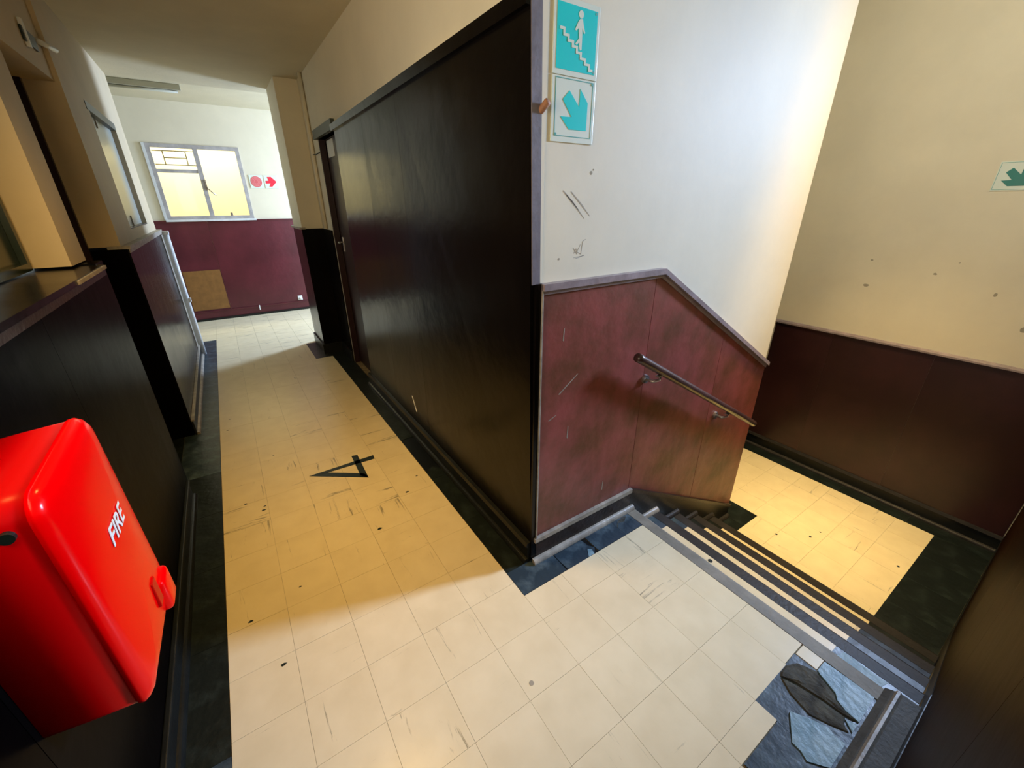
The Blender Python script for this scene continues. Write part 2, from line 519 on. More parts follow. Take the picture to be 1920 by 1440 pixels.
# painted number
n4 = bmesh.new()
for q in ([(-0.7901, 1.3268), (-0.3799, 1.3382), (-0.3856, 1.2907), (-0.697, 1.3025)],
          [(-0.7901, 1.3268), (-0.6885, 1.3065), (-0.4889, 1.162), (-0.4792, 1.1013)],
          [(-0.5082, 1.4101), (-0.4697, 1.4026), (-0.4792, 1.1013), (-0.5164, 1.1485)]):
    add_prism(n4, q, 2, 0.0005, 0.0012)
tag(link('floor_number', n4, M_INK), 'black number 4 painted on the cream corridor floor', 'number')
# dark specks and scuffs of the floor
for (x, y, s, a) in ((-1.14, 1.245, .012, .2), (-1.06, 1.13, .015, .8), (-1.05, 1.165, .009, 0.2), (-1.17, 0.39, .012, .6), (-0.97, 0.46, .008, 0.), (-0.56, 0.62, .016, .5),
                     (-0.33, 0.83, .014, 1.0), (-0.12 - .1, 0.95, .01, .3), (-1.08, 0.12, .013, 1.2), (-0.95, 1.72, .008, 0), (-1.2, 2.3, .012, .4), (-1.18, 2.5, .01, .2)):
    pts = [(x + s * math.cos(t + a) * (1.0 if k % 2 else .6), y + s * .5 * math.sin(t + a)) for k, t in enumerate([i * math.pi / 3 for i in range(6)])]
    prism('floor_speck', M_INK, pts, 2, 0.0004, 0.0009, fl)
disc('floor_speck', M_CHIP, 2, (-0.345, -0.452), 0.009, 0.0004, 0.001, fl, 14)

# landing floor
lf = struct(boxes('floor', M_SUB, [(1.60, XR, YN, 0.0, ZL - 0.12, ZL - 0.004), (XE, XR, 0.0, 0.52, ZL - 0.12, ZL - 0.004)]))
LX0, LX1, LY0, LY1 = 1.70, 2.92, -0.978, 0.435
nx, ny = 6, 7
for i in range(nx):
    for j in range(ny):
        x0 = LX1 - (i + 1) * TS; x1 = LX1 - i * TS
        y0 = LY0 + j * TS; y1 = min(LY0 + (j + 1) * TS, LY1)
        x0 = max(x0, LX0)
        if x1 <= LX0: continue
        if y1 > -0.15:
            if x1 <= 2.06:
                if y0 < -0.15: tile(lf, M_TILE, x0, x1, y0, -0.15, ZL)
                continue
            x0c = max(x0, 2.06)
            if y0 < -0.15 and x0 < 2.06:
                tile(lf, M_TILE, x0, 2.06, y0, -0.15, ZL)
                tile(lf, M_TILE, 2.06, x1, y0, y1, ZL)
                continue
            x0 = x0c
        tile(lf, M_TILE, x0, x1, y0, y1, ZL, rot=(i + j) % 2 == 0)
for k in range(4):
    tile(lf, M_BORDERD, LX1, XR, YN + .0045 + k * .445, YN + .0045 + (k + 1) * .445, ZL, 'border_tile')
    if k < 4:
        tile(lf, M_BORDERD, 1.66 + k * .315, 1.66 + (k + 1) * .315, YN + .0045, LY0, ZL, 'border_tile')
tile(lf, M_BORDERD, 1.66, 1.86, -0.15, 0.0, ZL, 'border_tile')
tile(lf, M_BORDERD, 1.86, 2.06, -0.15, 0.0, ZL, 'border_tile')
tile(lf, M_BORDERD, 1.875, 2.06, 0.0, 0.435, ZL, 'border_tile')
tile(lf, M_BORDERD, 1.875, LX1, 0.435, 0.52, ZL, 'border_tile')
for (x, y, s) in ((1.98, -0.33, .012), (2.16, -0.48, .013), (2.27, -0.5, .009), (2.35, -0.93, .012)):
    disc('floor_speck', M_INK, 2, (x, y), s * .7, ZL + .0004, ZL + .001, lf, 10)

# ------------------------------------------------------------------ stairs
st = thing('staircase', 'short flight of stairs down to the landing with cream treads and dark nosings', 'stairs', (1.1, -0.6, ZL))
bm = bmesh.new()
for k in range(0, 5):
    x0 = NX - 0.03 + DX * k if k else 0.62
    z = -DZ * k
    if k == 0:
        add_box(bm, 0.655, NX - 0.03 + 0.01, YN + .0045, -0.015, ZL - .1, z - 0.035)
    else:
        add_box(bm, NX - 0.02 + DX * (k - 1), NX + DX * k - 0.02, YN + .0045, -0.015, ZL - .1, z - 0.004)
link('flight', bm, M_BORDERD, st)
for k in range(0, 5):
    z = -DZ * k
    xf = NX + DX * k
    bm = bmesh.new()
    pts = [(xf - 0.068, z - 0.012), (xf - 0.068, z + 0.001), (xf - 0.012, z + 0.001), (xf - 0.002, z - 0.004), (xf, z - 0.014), (xf - 0.004, z - 0.036), (xf - 0.018, z - 0.036), (xf - 0.018, z - 0.012)]
    add_prism(bm, pts, 1, YN + 0.0045, -0.0145)
    link('nosing', bm, M_NOSET if k == 0 else M_NOSE, st)
    if k:
        xa, xb = NX + DX * (k - 1) - 0.0, xf - 0.069
        tr = box('tread', M_TILE, xa, xb, -0.99, -0.14, z - 0.004, z, st)
        box('border_tile', M_BORDER if k < 3 else M_BORDERD, xa, xb, -0.139, -0.0145, z - 0.004, z, st)
        box('border_tile', M_BORDER if k < 2 else M_BORDERD, xa, xb, YN + .0045, -0.991, z - 0.004, z, st)
prism('tile_fragment', M_SHARD, [(0.70, -1.16), (0.70, -1.01), (0.80, -1.005), (0.852, -1.02), (0.85, -1.165), (0.79, -1.15)], 2, -DZ + .0003, -DZ + .0015, st)
disc('floor_speck', M_INK, 2, (0.83, -0.43), .012, -DZ + .0002, -DZ + .001, st, 10)

# ------------------------------------------------------------------ stair wall (y = 0)
ws = struct(box('wall_stair', M_WALL, 0.0, XE, 0.0, 0.12, ZL - .1, 3.7))
SLT, SLB = -0.575, -0.557     # slopes of dado and plinth


def dado(x): return 1.30 if x < 0.668 else 1.30 + SLT * (x - 0.668)
def plinth(x): return 0.143 if x < 0.653 else 0.143 + SLB * (x - 0.653)


def panel_pts(x0, x1):
    p = [(x0, plinth(x0))]
    if x0 < 0.653 < x1: p.append((0.653, 0.143))
    p += [(x1, plinth(x1)), (x1, dado(x1))]
    if x0 < 0.668 < x1: p.append((0.668, 1.30))
    p.append((x0, dado(x0)))
    return p


for x0, x1 in ((0.004, 0.634), (0.637, 1.286), (1.289, XE)):
    prism('wainscot_panel', M_MAROON, panel_pts(x0, x1), 1, -0.008, 0.0, ws)
t1 = struct(prism('trim_1', M_CAP, [(-0.004, 1.298), (0.668, 1.298), (XE + .005, dado(XE) - .002), (XE + .005, dado(XE) + .022), (0.668, 1.322), (-0.004, 1.322)], 1, -0.03, 0.0))
prism('lower_bead', M_CAP, [(-0.004, 1.282), (0.664, 1.282), (XE, dado(XE) - .018), (XE, dado(XE) - .0005), (0.667, 1.2975), (-0.004, 1.2975)], 1, -0.016, -0.0085, t1)
b1 = struct(prism('baseboard_stair', M_BLACK, [(0.6535, 0.002), (NX, 0.002), (NX, -DZ), (NX + DX, -DZ), (NX + DX, -2 * DZ), (NX + 2 * DX, -2 * DZ), (NX + 2 * DX, -3 * DZ), (NX + 3 * DX, -3 * DZ), (NX + 3 * DX, -4 * DZ), (NX + 4 * DX, -4 * DZ), (NX + 4 * DX, ZL), (XE, ZL),
                                                 (XE, plinth(XE) - .02), (0.653, 0.123)], 1, -0.014, -0.0005))
prism('flat_plinth', M_BROWN, [(0.002, 0.002), (0.653, 0.002), (0.653, 0.123), (0.002, 0.123)], 1, -0.014, -0.0005, b1)
prism('top_moulding', M_PALE, [(-0.012, 0.123), (0.651, 0.123), (0.653, 0.146), (-0.012, 0.146)], 1, -0.026, 0.0, b1)
prism('top_moulding', M_BROWN, [(0.653, 0.123), (XE, plinth(XE) - .02), (XE, plinth(XE) + .003), (0.655, 0.146)], 1, -0.026, 0.0, b1)
for k in range(-1, 5):
    xa = -0.02 if k == -1 else NX + DX * k + 0.01
    xb = NX - 0.01 if k == -1 else (NX + DX * (k + 1) - 0.004 if k < 4 else XE)
    z = 0.001 if k == -1 else -DZ * (k + 1)
    bm = bmesh.new()
    add_prism(bm, [(-0.014 - y, z + zz) for y, zz in quarter(0.024)], 0, xa, xb)
    link('quarter_round', bm, M_PALE if k < 1 else M_NOSE, b1)
# marks on the wall
for p, q in (((0.0973, 1.6106), (0.1901, 1.5327)), ((0.1207, 1.6191), (0.2153, 1.5411)), ((0.0848, 1.622), (0.1622, 1.5595))):
    prism('scuff_mark', M_GRAPH, [p, (p[0] + .003, p[1] + .002), ((p[0] + q[0]) / 2 + .006, (p[1] + q[1]) / 2 + .002), (q[0] + .001, q[1] + .001), q, ((p[0] + q[0]) / 2, (p[1] + q[1]) / 2)], 1, -0.0006, 0, ws)
bm = bmesh.new()
for pts in ([(0.145, 1.435), (0.165, 1.412), (0.16, 1.432), (0.15, 1.415)], [(0.18, 1.445), (0.165, 1.42), (0.185, 1.41), (0.19, 1.455), (0.205, 1.462)], [(0.15, 1.40), (0.2, 1.405), (0.16, 1.396)]):
    for a, b in zip(pts[:-1], pts[1:]):
        d = Vector((b[0] - a[0], b[1] - a[1])).normalized() * 0.0009
        add_prism(bm, [(a[0] - d.y, a[1] + d.x), (b[0] - d.y, b[1] + d.x), (b[0] + d.y, b[1] - d.x), (a[0] + d.y, a[1] - d.x)], 1, -0.0006, 0)
link('pencil_scribble', bm, M_GRAPH, ws)
for (x, z, s) in ((0.21, 1.68, .006), (0.22, 1.69, .003), (0.08, 1.40, .004)):
    disc('paint_chip', M_CHIP, 1, (x, z), s, -0.0006, 0, ws, 8)
# pale scrapes on the maroon panels
for (x, z, dx_, dz_) in ((0.10, .86, .10, .07), (0.11, 1.09, .004, .05), (0.16, .63, .002, .06), (0.42, 0.235, .002, .05), (0.05, 0.75, .04, .015)):
    prism('scratch', M_PALE, [(x, z), (x + dx_, z + dz_), (x + dx_ + .004, z + dz_ - .001), (x + .006, z - .003)], 1, -0.0088, -0.008, ws)

# handrail
hr = thing('handrail', 'dark wooden handrail fixed to the maroon panelled stair wall', 'handrail', (0.49, 0.0, 0.97))
S = -0.573
rail = [(0.49 + t, -0.075, 0.962 + S * t) for t in (0, .02, .3, .7, 1.1, 1.27)]
bm = bmesh.new()
add_tube(bm, rail, 0.021, 14)
link('rail', bm, M_WOOD, hr, smooth=True)
for x in (0.675, 1.40):
    z = 0.962 + S * (x - 0.49)
    br = disc('bracket', M_METAL, 1, (x - 0.03, z - 0.055), 0.022, -0.02, -0.008, hr, 18)
    tube('bracket_arm', M_METAL, [(x - .03, -0.018, z - .055), (x - .02, -0.05, z - .058), (x - .002, -0.073, z - .045), (x, -0.075, z - .02)], 0.008, br, 8)
    box('saddle', M_METAL, x - .03, x + .03, -0.085, -0.065, z - .025, z - .018, br, 0.002)

# ------------------------------------------------------------------ right corridor wall (x = 0)
wr = struct(boxes('wall_right', M_WALL, [(0, .12, 0.12, 2.55, 0, ZC), (0, .12, 2.55, 3.27, 2.10, ZC), (0, .12, 3.27, 4.3, 0, ZC), (.12, .2, .12, 4.2, 0, ZC)]))
PE = 2.55


def hexa(name, m, lo, hi, parent=None):
    """lo, hi: four corners each, bottom and top, in the same order"""
    bm = bmesh.new()
    a = [bm.verts.new(p) for p in lo]
    b = [bm.verts.new(p) for p in hi]
    bm.faces.new(a[::-1]); bm.faces.new(b)
    for k in range(4):
        bm.faces.new((a[k], a[(k + 1) % 4], b[(k + 1) % 4], b[k]))
    return link(name, bm, m, parent)


def xt(y): return -0.058 + 0.034 * y / PE      # the boards stand off the wall at the corner


py = [0.002, 1.17, 1.80, PE]
for a, b in zip(py[:-1], py[1:]):
    a += .0008; b -= .0008
    hexa('wainscot_panel', M_DARK, [(-0.022, a, .10), (-0.022, b, .10), (-0.002, b, .10), (-0.002, a, .10)],
         [(xt(a), a, 2.10), (xt(b), b, 2.10), (xt(b) + .02, b, 2.10), (xt(a) + .02, a, 2.10)], wr)
t2 = struct(hexa('trim_2', M_DARK, [(xt(0) - .016, 0.0, 2.085), (xt(PE) - .016, PE + .03, 2.085), (-0.001, PE + .03, 2.085), (-0.001, 0.0, 2.085)],
                 [(xt(0) - .02, 0.0, 2.125), (xt(PE) - .02, PE + .03, 2.125), (-0.001, PE + .03, 2.125), (-0.001, 0.0, 2.125)]))
# edge board at the corner, widening to the top
prism('edge_board', M_LILAC, [(-0.040, 1.32), (-0.0585, 2.12), (-0.020, 2.12), (-0.006, 1.32)], 1, -0.005, -0.0005, t2)
prism('plaster_edge', M_WALL, [(-0.0058, 1.325), (-0.0198, 2.13), (0.0005, 2.13), (0.0005, 1.325)], 1, -0.0045, -0.0005, t2)
t3 = struct(box('trim_3', M_DARK, -0.026, 0.0, -0.012, 0.0015, 0.03, 1.322))
box('bead_highlight', M_PALE, -0.004, 0.002, -0.020, -0.0125, 0.12, 1.32, t3, 0.001)  # pale strip that paints the highlight along the corner
b2 = struct(box('baseboard_right', M_BLACK, -0.038, -0.022, 0.0, 2.58, 0.0, 0.095))
bm = bmesh.new()
add_prism(bm, [(-0.038 - a, b) for a, b in quarter(0.022)], 1, 0.0, 2.58)
link('quarter_round', bm, M_BLACK, b2)
prism('top_moulding', M_BLACK, [(-0.046, 0.095), (-0.040, 0.115), (-0.022, 0.118), (-0.022, 0.095)], 1, 0.0, 2.58, b2)
prism('scratch', M_PAPER, [(1.4504, 0.3139), (1.444, 0.3139), (1.385, 0.2119), (1.390, 0.2119)], 0, -0.0262, -0.0222, wr)
# pier at the end of the corridor
pr = box('pier', M_WALL, -0.20, 0.12, 3.75, 4.3, 1.345, ZC, wr)
box('wainscot_panel', M_DARK, -0.206, 0.12, 3.742, 4.306, 0.11, 1.345, wr)
box('wainscot_panel', M_DARK, -0.008, 0.0, 3.29, 3.742, 0.11, 1.345, wr)
box('dado_cap', M_PALE, -0.226, -0.17, 3.73, 4.32, 1.34, 1.358, wr)
b3 = struct(boxes('baseboard_pier', M_BLACK, [(-0.22, 0.12, 3.73, 4.32, 0, 0.11), (-0.02, 0.0, 3.29, 3.73, 0, .11)]))
# door
d1 = struct(box('door_1', M_DOOR, 0.055, 0.095, 2.55, 3.27, 0.004, 2.098))
hd = box('door_handle', M_METAL, 0.045, 0.055, 3.135, 3.165, 1.16, 1.29, d1, 0.003)
tube('lever', M_METAL, [(0.05, 3.15, 1.245), (0.01, 3.15, 1.245), (0.005, 3.145, 1.245), (0.002, 3.07, 1.243)], 0.008, hd, 8)
box('door_frame', M_LINTEL, -0.03, 0.055, 2.60, 3.31, 2.10, 2.17, d1)
box('door_jamb', M_DOOR, 0.0, 0.05, 3.25, 3.27, 0, 2.10, d1)
tag(box('notice', M_PAPER, 0.052, 0.0548, 2.97, 3.20, 1.955, 2.085), 'white paper notice on the dark door beside the black panel', 'notice')
# conduit beside the pier
cp = thing('conduit_pipe', 'cream painted conduit pipe on the wall beside the dark door', 'pipe', (-0.018, 3.50, 1.35))
tube('pipe', M_WALL, [(-0.018, 3.50, 1.35), (-0.018, 3.50, ZC)], 0.017, cp, 10)
tube('wire', M_INK, [(-0.004, 3.27, 2.0), (-0.012, 3.38, 1.995), (-0.02, 3.5, 2.0)], 0.004, cp, 6)
box('clip', M_WALL, -0.038, -0.001, 3.49, 3.51, 2.3, 2.33, cp)

# ------------------------------------------------------------------ signs
sg = thing('stairs_sign', 'teal sign of a person walking down stairs above the arrow sign', 'sign', (0.11, 0.0, 1.94))
box('plate', M_SIGNW, 0.022, 0.201, -0.004, -0.0005, 1.941, 2.126, sg, 0.001)
box('printed_field', M_TEAL, 0.034, 0.1905, -0.0050, -0.0041, 1.955, 2.112, sg)
disc('pictogram', M_SIGNW, 1, (0.1242, 2.095), 0.0095, -0.0060, -0.0051, sg, 18)
BODY = [(0.12, 2.0839), (0.1302, 2.0852), (0.1341, 2.0737), (0.1422, 2.054), (0.1387, 2.0509), (0.1299, 2.0643), (0.1309, 2.0434), (0.1311, 2.0118), (0.1245, 2.0091), (0.1202, 2.0203), (0.1212, 2.0293), (0.1106, 2.0209), (0.105, 2.023), (0.1188, 2.0377), (0.1156, 2.0619), (0.1079, 2.0545), (0.1017, 2.0555), (0.1132, 2.0762)]
prism('pictogram', M_SIGNW, BODY, 1, -0.0060, -0.0051, sg)
ZIG = [(0.0479, 2.0523), (0.0616, 2.0529), (0.0605, 2.0382), (0.0785, 2.0387), (0.0773, 2.0262), (0.0965, 2.0267), (0.0948, 2.0152), (0.1131, 2.0155), (0.112, 2.0026), (0.1301, 2.0027), (0.1287, 1.9896), (0.148, 1.9897), (0.1469, 1.9778), (0.1666, 1.9778), (0.1648, 1.9643), (0.1781, 1.9647)]
bm = bmesh.new()
for a, b in zip(ZIG[:-1], ZIG[1:]):
    h = 0.0032
    e = 0.0001 * (ZIG.index(a) % 2)
    add_box(bm, min(a[0], b[0]) - h, max(a[0], b[0]) + h, -0.0060 - e, -0.0051 - e, min(a[1], b[1]) - h, max(a[1], b[1]) + h)
link('pictogram', bm, M_SIGNW, sg)
for x, z in ((0.184, 2.106), (0.186, 1.961)):
    disc('screw', M_TEALL, 1, (x, z), 0.004, -0.0056, -0.005, sg, 10)


def frame_boxes(bm, x0, x1, z0, z1, t, d0, d1, ax=1):
    for (a, b, c, d) in ((x0, x1, z0, z0 + t), (x0, x1, z1 - t, z1), (x0, x0 + t, z0 + t, z1 - t), (x1 - t, x1, z0 + t, z1 - t)):
        if ax == 1: add_box(bm, a, b, d0, d1, c, d)
        else: add_box(bm, d0, d1, a, b, c, d)


ARROW = [(0.0918, 1.9045), (0.066, 1.8794), (0.1044, 1.8356), (0.059, 1.8338), (0.0954, 1.8007), (0.1688, 1.8014), (0.1699, 1.8783), (0.1364, 1.9131), (0.1347, 1.8642)]
sg = thing('arrow_sign', 'pale sign with a teal arrow pointing down right below the stairs sign', 'sign', (0.11, 0.0, 1.76))
box('plate', M_SIGNW, 0.022, 0.201, -0.004, -0.0005, 1.764, 1.939, sg, 0.001)
bm = bmesh.new(); frame_boxes(bm, 0.035, 0.190, 1.780, 1.9345, 0.0022, -0.0048, -0.0041)
link('border_line', bm, M_TEALL, sg)
prism('arrow', M_TEAL, ARROW, 1, -0.0052, -0.0041, sg)
for x, z in ((0.185, 1.930), (0.040, 1.785)):
    disc('screw', M_TEALL, 1, (x, z), 0.004, -0.0056, -0.0041, sg, 10)
# arrow on the landing wall, mirrored
sg = thing('arrow_sign', 'white sign with dark green arrow on the landing wall at the right', 'sign', (XR, -0.575, 1.645))
box('plate', M_SIGNW, XR - .004, XR - .0005, -0.66, -0.492, 1.642, 1.80, sg, 0.001)
bm = bmesh.new(); frame_boxes(bm, -0.655, -0.497, 1.648, 1.795, 0.002, XR - .0048, XR - .0041, 0)
link('border_line', bm, M_TEALL, sg)
prism('arrow', M_GREEN, [(-0.575 + (-(0.1145 - x)) * -0.95, 1.72 + (z - 1.857) * 0.95) for x, z in ARROW], 0, XR - .0052, XR - .0041, sg)
# red signs on the far wall
YS = YF - 0.001
sg = thing('fire_point_sign', 'white square sign with a faded red ringed disc by the far window', 'sign', (-0.307, YS, 1.785))
box('plate', M_SIGNW, -0.393, -0.222, YS - .006, YS, 1.784, 1.952, sg, 0.001)
disc('disc', M_PINK, 1, (-0.31, 1.868), 0.070, YS - .008, YS - .0061, sg, 28)
for r in (0.058, 0.043, 0.028):
    bm = bmesh.new()
    n = 28
    for k in range(n):
        a0, a1 = 2 * math.pi * k / n, 2 * math.pi * (k + 1) / n
        add_prism(bm, [(-0.31 + r * math.cos(a0), 1.868 + r * math.sin(a0)), (-0.31 + r * math.cos(a1), 1.868 + r * math.sin(a1)), (-0.31 + (r - .004) * math.cos(a1), 1.868 + (r - .004) * math.sin(a1)), (-0.31 + (r - .004) * math.cos(a0), 1.868 + (r - .004) * math.sin(a0))], 1, YS - .009, YS - .0081)
    link('ring', bm, M_PINK2, sg)
sg = thing('fire_arrow_sign', 'white square sign with a red arrow pointing right on the far wall', 'sign', (-0.12, YS, 1.785))
box('plate', M_SIGNW, -0.208, -0.036, YS - .006, YS, 1.784, 1.952, sg, 0.001)
prism('arrow', M_REDS, [(-0.192, 1.882), (-0.1526, 1.884), (-0.165, 1.932), (-0.115, 1.935), (-0.0527, 1.8703), (-0.118, 1.806), (-0.158, 1.806), (-0.1323, 1.849), (-0.194, 1.847)], 1, YS - .008, YS - .0061, sg)

# wooden peg at the corner
tag(tube('wooden_peg', M_PEG, [(-0.02, 0.03, 1.822), (-0.012, -0.03, 1.862)], 0.011, None, 8), 'short raw wooden peg sticking out at the corner beside the arrow sign', 'peg')

# ------------------------------------------------------------------ landing walls
wl = struct(boxes('wall_landing', M_WALL, [(XR, XR + .12, -0.665, 0.62, ZL - .1, 3.7), (XR, XR + .12, YN - .1, -0.665, ZL - .1, 1.60), (XR, XR + .12, YN - .1, -0.665, 3.1, 3.7)]))
px_ = [-1.255, -0.57, 0.05, 0.50]
for a, b in zip(px_[:-1], px_[1:]):
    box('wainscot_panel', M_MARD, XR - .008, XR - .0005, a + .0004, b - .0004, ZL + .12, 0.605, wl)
t4 = struct(prism('trim_4', M_CAP, [(XR, 0.600), (XR - .026, 0.600), (XR - .026, 0.612), (XR - .012, 0.624), (XR, 0.624)], 1, YN, 0.52))
b4 = struct(box('baseboard_landing', M_BLACK, XR - .014, XR, YN, 0.52, ZL, ZL + .11))
prism('top_moulding', M_NOSE, [(XR, ZL + .105), (XR - .026, ZL + .105), (XR - .018, ZL + .125), (XR, ZL + .128)], 1, YN, 0.505, b4)
bm = bmesh.new(); add_prism(bm, [(XR - .014 - a, ZL + b) for a, b in quarter(0.022)], 1, YN, 0.505)
link('quarter_round', bm, M_NOSE, b4)
for (y, z, sx, sz) in ((-0.046, 1.0037, .021, .011), (-0.031, 1.1862, .009, .006), (-0.4001, 1.1314, .011, .008), (-0.4939, 1.216, .005, .005), (-0.7113, 1.0419, .009, .014), (-0.90, 0.855, .028, .02)):
    pts = [(y + sx * math.cos(t) * random.uniform(.75, 1.1), z + sz * math.sin(t) * random.uniform(.75, 1.1)) for t in [i * math.pi / 5 for i in range(10)]]
    prism('paint_chip', M_CHIP, pts, 0, XR - .0008, XR, wl)
w4 = struct(bpy.data.objects.new('window_4', None)); C.objects.link(w4); w4.location = (XR + .05, -0.96, 1.60); WLOC[w4] = Vector(w4.location)
bm = bmesh.new(); frame_boxes(bm, YN, -0.665, 1.60, 3.1, 0.03, XR + .04, XR + .08, 0)
link('frame', bm, M_STEEL, w4)
we = struct(box('wall_landing_end', M_WALL, XE - .1, XR, 0.52, 0.62, ZL - .1, 3.7))
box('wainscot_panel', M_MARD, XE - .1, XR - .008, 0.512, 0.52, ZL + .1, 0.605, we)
t5 = struct(prism('trim_5', M_CAP, [(0.52, 0.600), (0.494, 0.600), (0.494, 0.612), (0.508, 0.624), (0.52, 0.624)], 0, XE, XR - .026))
b5 = struct(box('baseboard_landing_end', M_BLACK, XE, XR - .02, 0.506, 0.52, ZL, ZL + .11))
struct(box('wall_stair_end', M_WALL, XE - .1, XE, 0.12, 0.52, ZL - .1, 3.7))

# near wall: cream above, panelled below, its sloped skirting follows the stairs
wn = struct(boxes('wall_near', M_WALL, [(-1.9, XR, YN - .12, YN - .004, ZL - .1, 3.7)]))


def ndado(x): return 1.30 if x < 0.668 else max(1.30 + SLT * (x - 0.668), 0.61)
def nplinth(x): return 0.143 if x < 0.653 else max(0.143 + SLB * (x - 0.653), ZL + .13)


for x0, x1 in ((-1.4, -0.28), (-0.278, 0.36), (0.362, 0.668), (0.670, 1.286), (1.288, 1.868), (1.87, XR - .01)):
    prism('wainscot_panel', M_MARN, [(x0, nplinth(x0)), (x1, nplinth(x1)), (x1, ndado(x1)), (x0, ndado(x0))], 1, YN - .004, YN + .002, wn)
b6 = struct(prism('baseboard_near', M_BLACK, [(-1.38, 0.0), (NX, 0.0), (NX + 4 * DX, -4 * DZ), (NX + 4 * DX, ZL), (XR - .03, ZL), (XR - .03, ZL + .12), (1.87, ZL + .14), (0.653, 0.135), (-1.38, 0.135)], 1, YN, YN + .004))
prism('curb', M_CURB, [(YN + .0045, 0.0), (YN + .0045, 0.030), (-1.212, 0.030), (-1.186, 0.020), (-1.166, 0.008), (-1.166, 0.0)], 0, -0.9, NX - 0.005, b6)
prism('floor_bead', M_PALE, [(-1.208, 0.027), (-1.204, 0.035), (-1.196, 0.035), (-1.190, 0.022)], 0, -0.9, NX - 0.005, b6)

# ------------------------------------------------------------------ far wall and cross passage
wf = struct(boxes('wall_far', M_WALL, [(-3.1, -1.445, YF, YF + .15, 0, 2.9), (-0.44, 2.6, YF, YF + .15, 0, 2.9), (-1.445, -0.44, YF, YF + .15, 0, 1.372), (-1.445, -0.44, YF, YF + .15, 2.285, 2.9)]))
for x0, x1 in ((-3.0, -2.2), (-2.198, -1.022), (-1.020, 0.06), (0.062, 1.2), (1.202, 2.4)):
    box('wainscot_panel', M_WINE, x0, x1, YF - .008, YF - .0005, 0.13, 1.36, wf)
pp = box('repair_panel', M_PLY, -1.47, -1.03, YF - .012, YF - .0082, 0.155, 0.71, wf)
pp['label'] = 'bare brown plywood patch'
t6 = struct(boxes('trim_6', M_WINE, [(-3.0, -1.46, YF - .02, YF, 1.355, 1.375), (-0.42, 2.4, YF - .02, YF, 1.355, 1.375)]))
b7 = struct(box('baseboard_far', M_WINE, -3.0, 2.4, YF - .02, YF - .008, 0.0, 0.125))
box('top_moulding', M_WINE, -3.0, 2.4, YF - .028, YF - .008, 0.118, 0.135, b7, 0.003)
box('floor_bead', M_BLACK, -3.0, 2.4, YF - .04, YF - .02, 0.0, 0.03, b7, 0.004)
box('paint_chip', M_PAPER, -0.66, -0.645, YF - .03, YF - .0281, 0.07, 0.145, b7)
so = thing('socket_stub', 'small white broken outlet stub low on the wine red far wall', 'outlet', (-0.06, YF, 0.15))
box('back_plate', M_PAPER, -0.095, -0.03, YF - .022, YF - .0085, 0.15, 0.22, so, 0.003)
tube('stub', M_PAPER, [(-0.06, YF - .022, 0.18), (-0.06, YF - .05, 0.175)], 0.018, so, 10)
# window in the far wall
w1 = struct(bpy.data.objects.new('window_1', None)); C.objects.link(w1); w1.location = (-0.94, YF, 1.37); WLOC[w1] = Vector(w1.location)
bm = bmesh.new()
x0, x1, z0, z1 = -1.445, -0.44, 1.385, 2.285
frame_boxes(bm, x0, x1, z0, z1, 0.045, YF - .01, YF + .05)
link('frame', bm, M_STEEL, w1)
box('mullion', M_STEEL, -0.965, -0.912, YF - .012, YF + .05, z0 + .045, z1 - .045, w1)
box('transom', M_STEEL, x0 + .045, -0.965, YF - .008, YF + .05, 1.955, 1.995, w1)
box('sill', M_WHITE, x0 - .02, x1 + .02, YF - .05, YF + .02, 1.362, 1.388, w1, 0.004)
box('reveal', M_WHITE, x0 - .03, x0, YF - .015, YF + .05, 1.388, 2.285, w1)
box('pane', M_GLASS, -1.40, -0.966, YF + .02, YF + .024, 1.995, 2.24, w1)
box('pane', M_GLASS, -1.40, -0.966, YF + .02, YF + .024, 1.43, 1.955, w1)
box('pane', M_GLASS, -0.911, -0.485, YF + .02, YF + .024, 1.43, 2.24, w1)
sy = box('window_handle', M_METAL, -0.925, -0.905, YF - .03, YF - .012, 1.75, 1.88, w1, 0.003)
tube('lever', M_METAL, [(-0.913, YF - .03, 1.79), (-0.89, YF - .045, 1.75), (-0.83, YF - .05, 1.685)], 0.008, sy, 8)
box('window_stay', M_METAL, -0.72, -0.69, YF - .03, YF - .01, 1.43, 1.47, w1, 0.003)
# burglar bars and courtyard wall beyond it
gr = thing('burglar_bars', 'thin burglar bars behind the top left pane of the far window', 'bars', (-1.18, YF + .12, 2.03))
for (a, b) in (((-1.40, 2.213), (-0.95, 2.218)), ((-1.40, 2.054), (-0.95, 2.052)), ((-1.292, 2.208), (-1.291, 2.057)), ((-1.050, 2.211), (-1.052, 2.055)), ((-1.285, 2.135), (-1.055, 2.136))):
    tube('bar', M_BAR, [(a[0], YF + .12, a[1]), (b[0], YF + .12, b[1])], 0.0065, gr, 6)
struct(boxes('wall_courtyard', M_YWALL, [(-3.0, 1.0, 7.95, 8.05, 0.0, 3.6), (-3.0, 1.0, YF + .15, 8.0, -0.1, 0.0), (-3.05, -3.0, YF + .15, 8.0, 0, 3.6), (1.0, 1.05, YF + .15, 8.0, 0, 3.6)]))
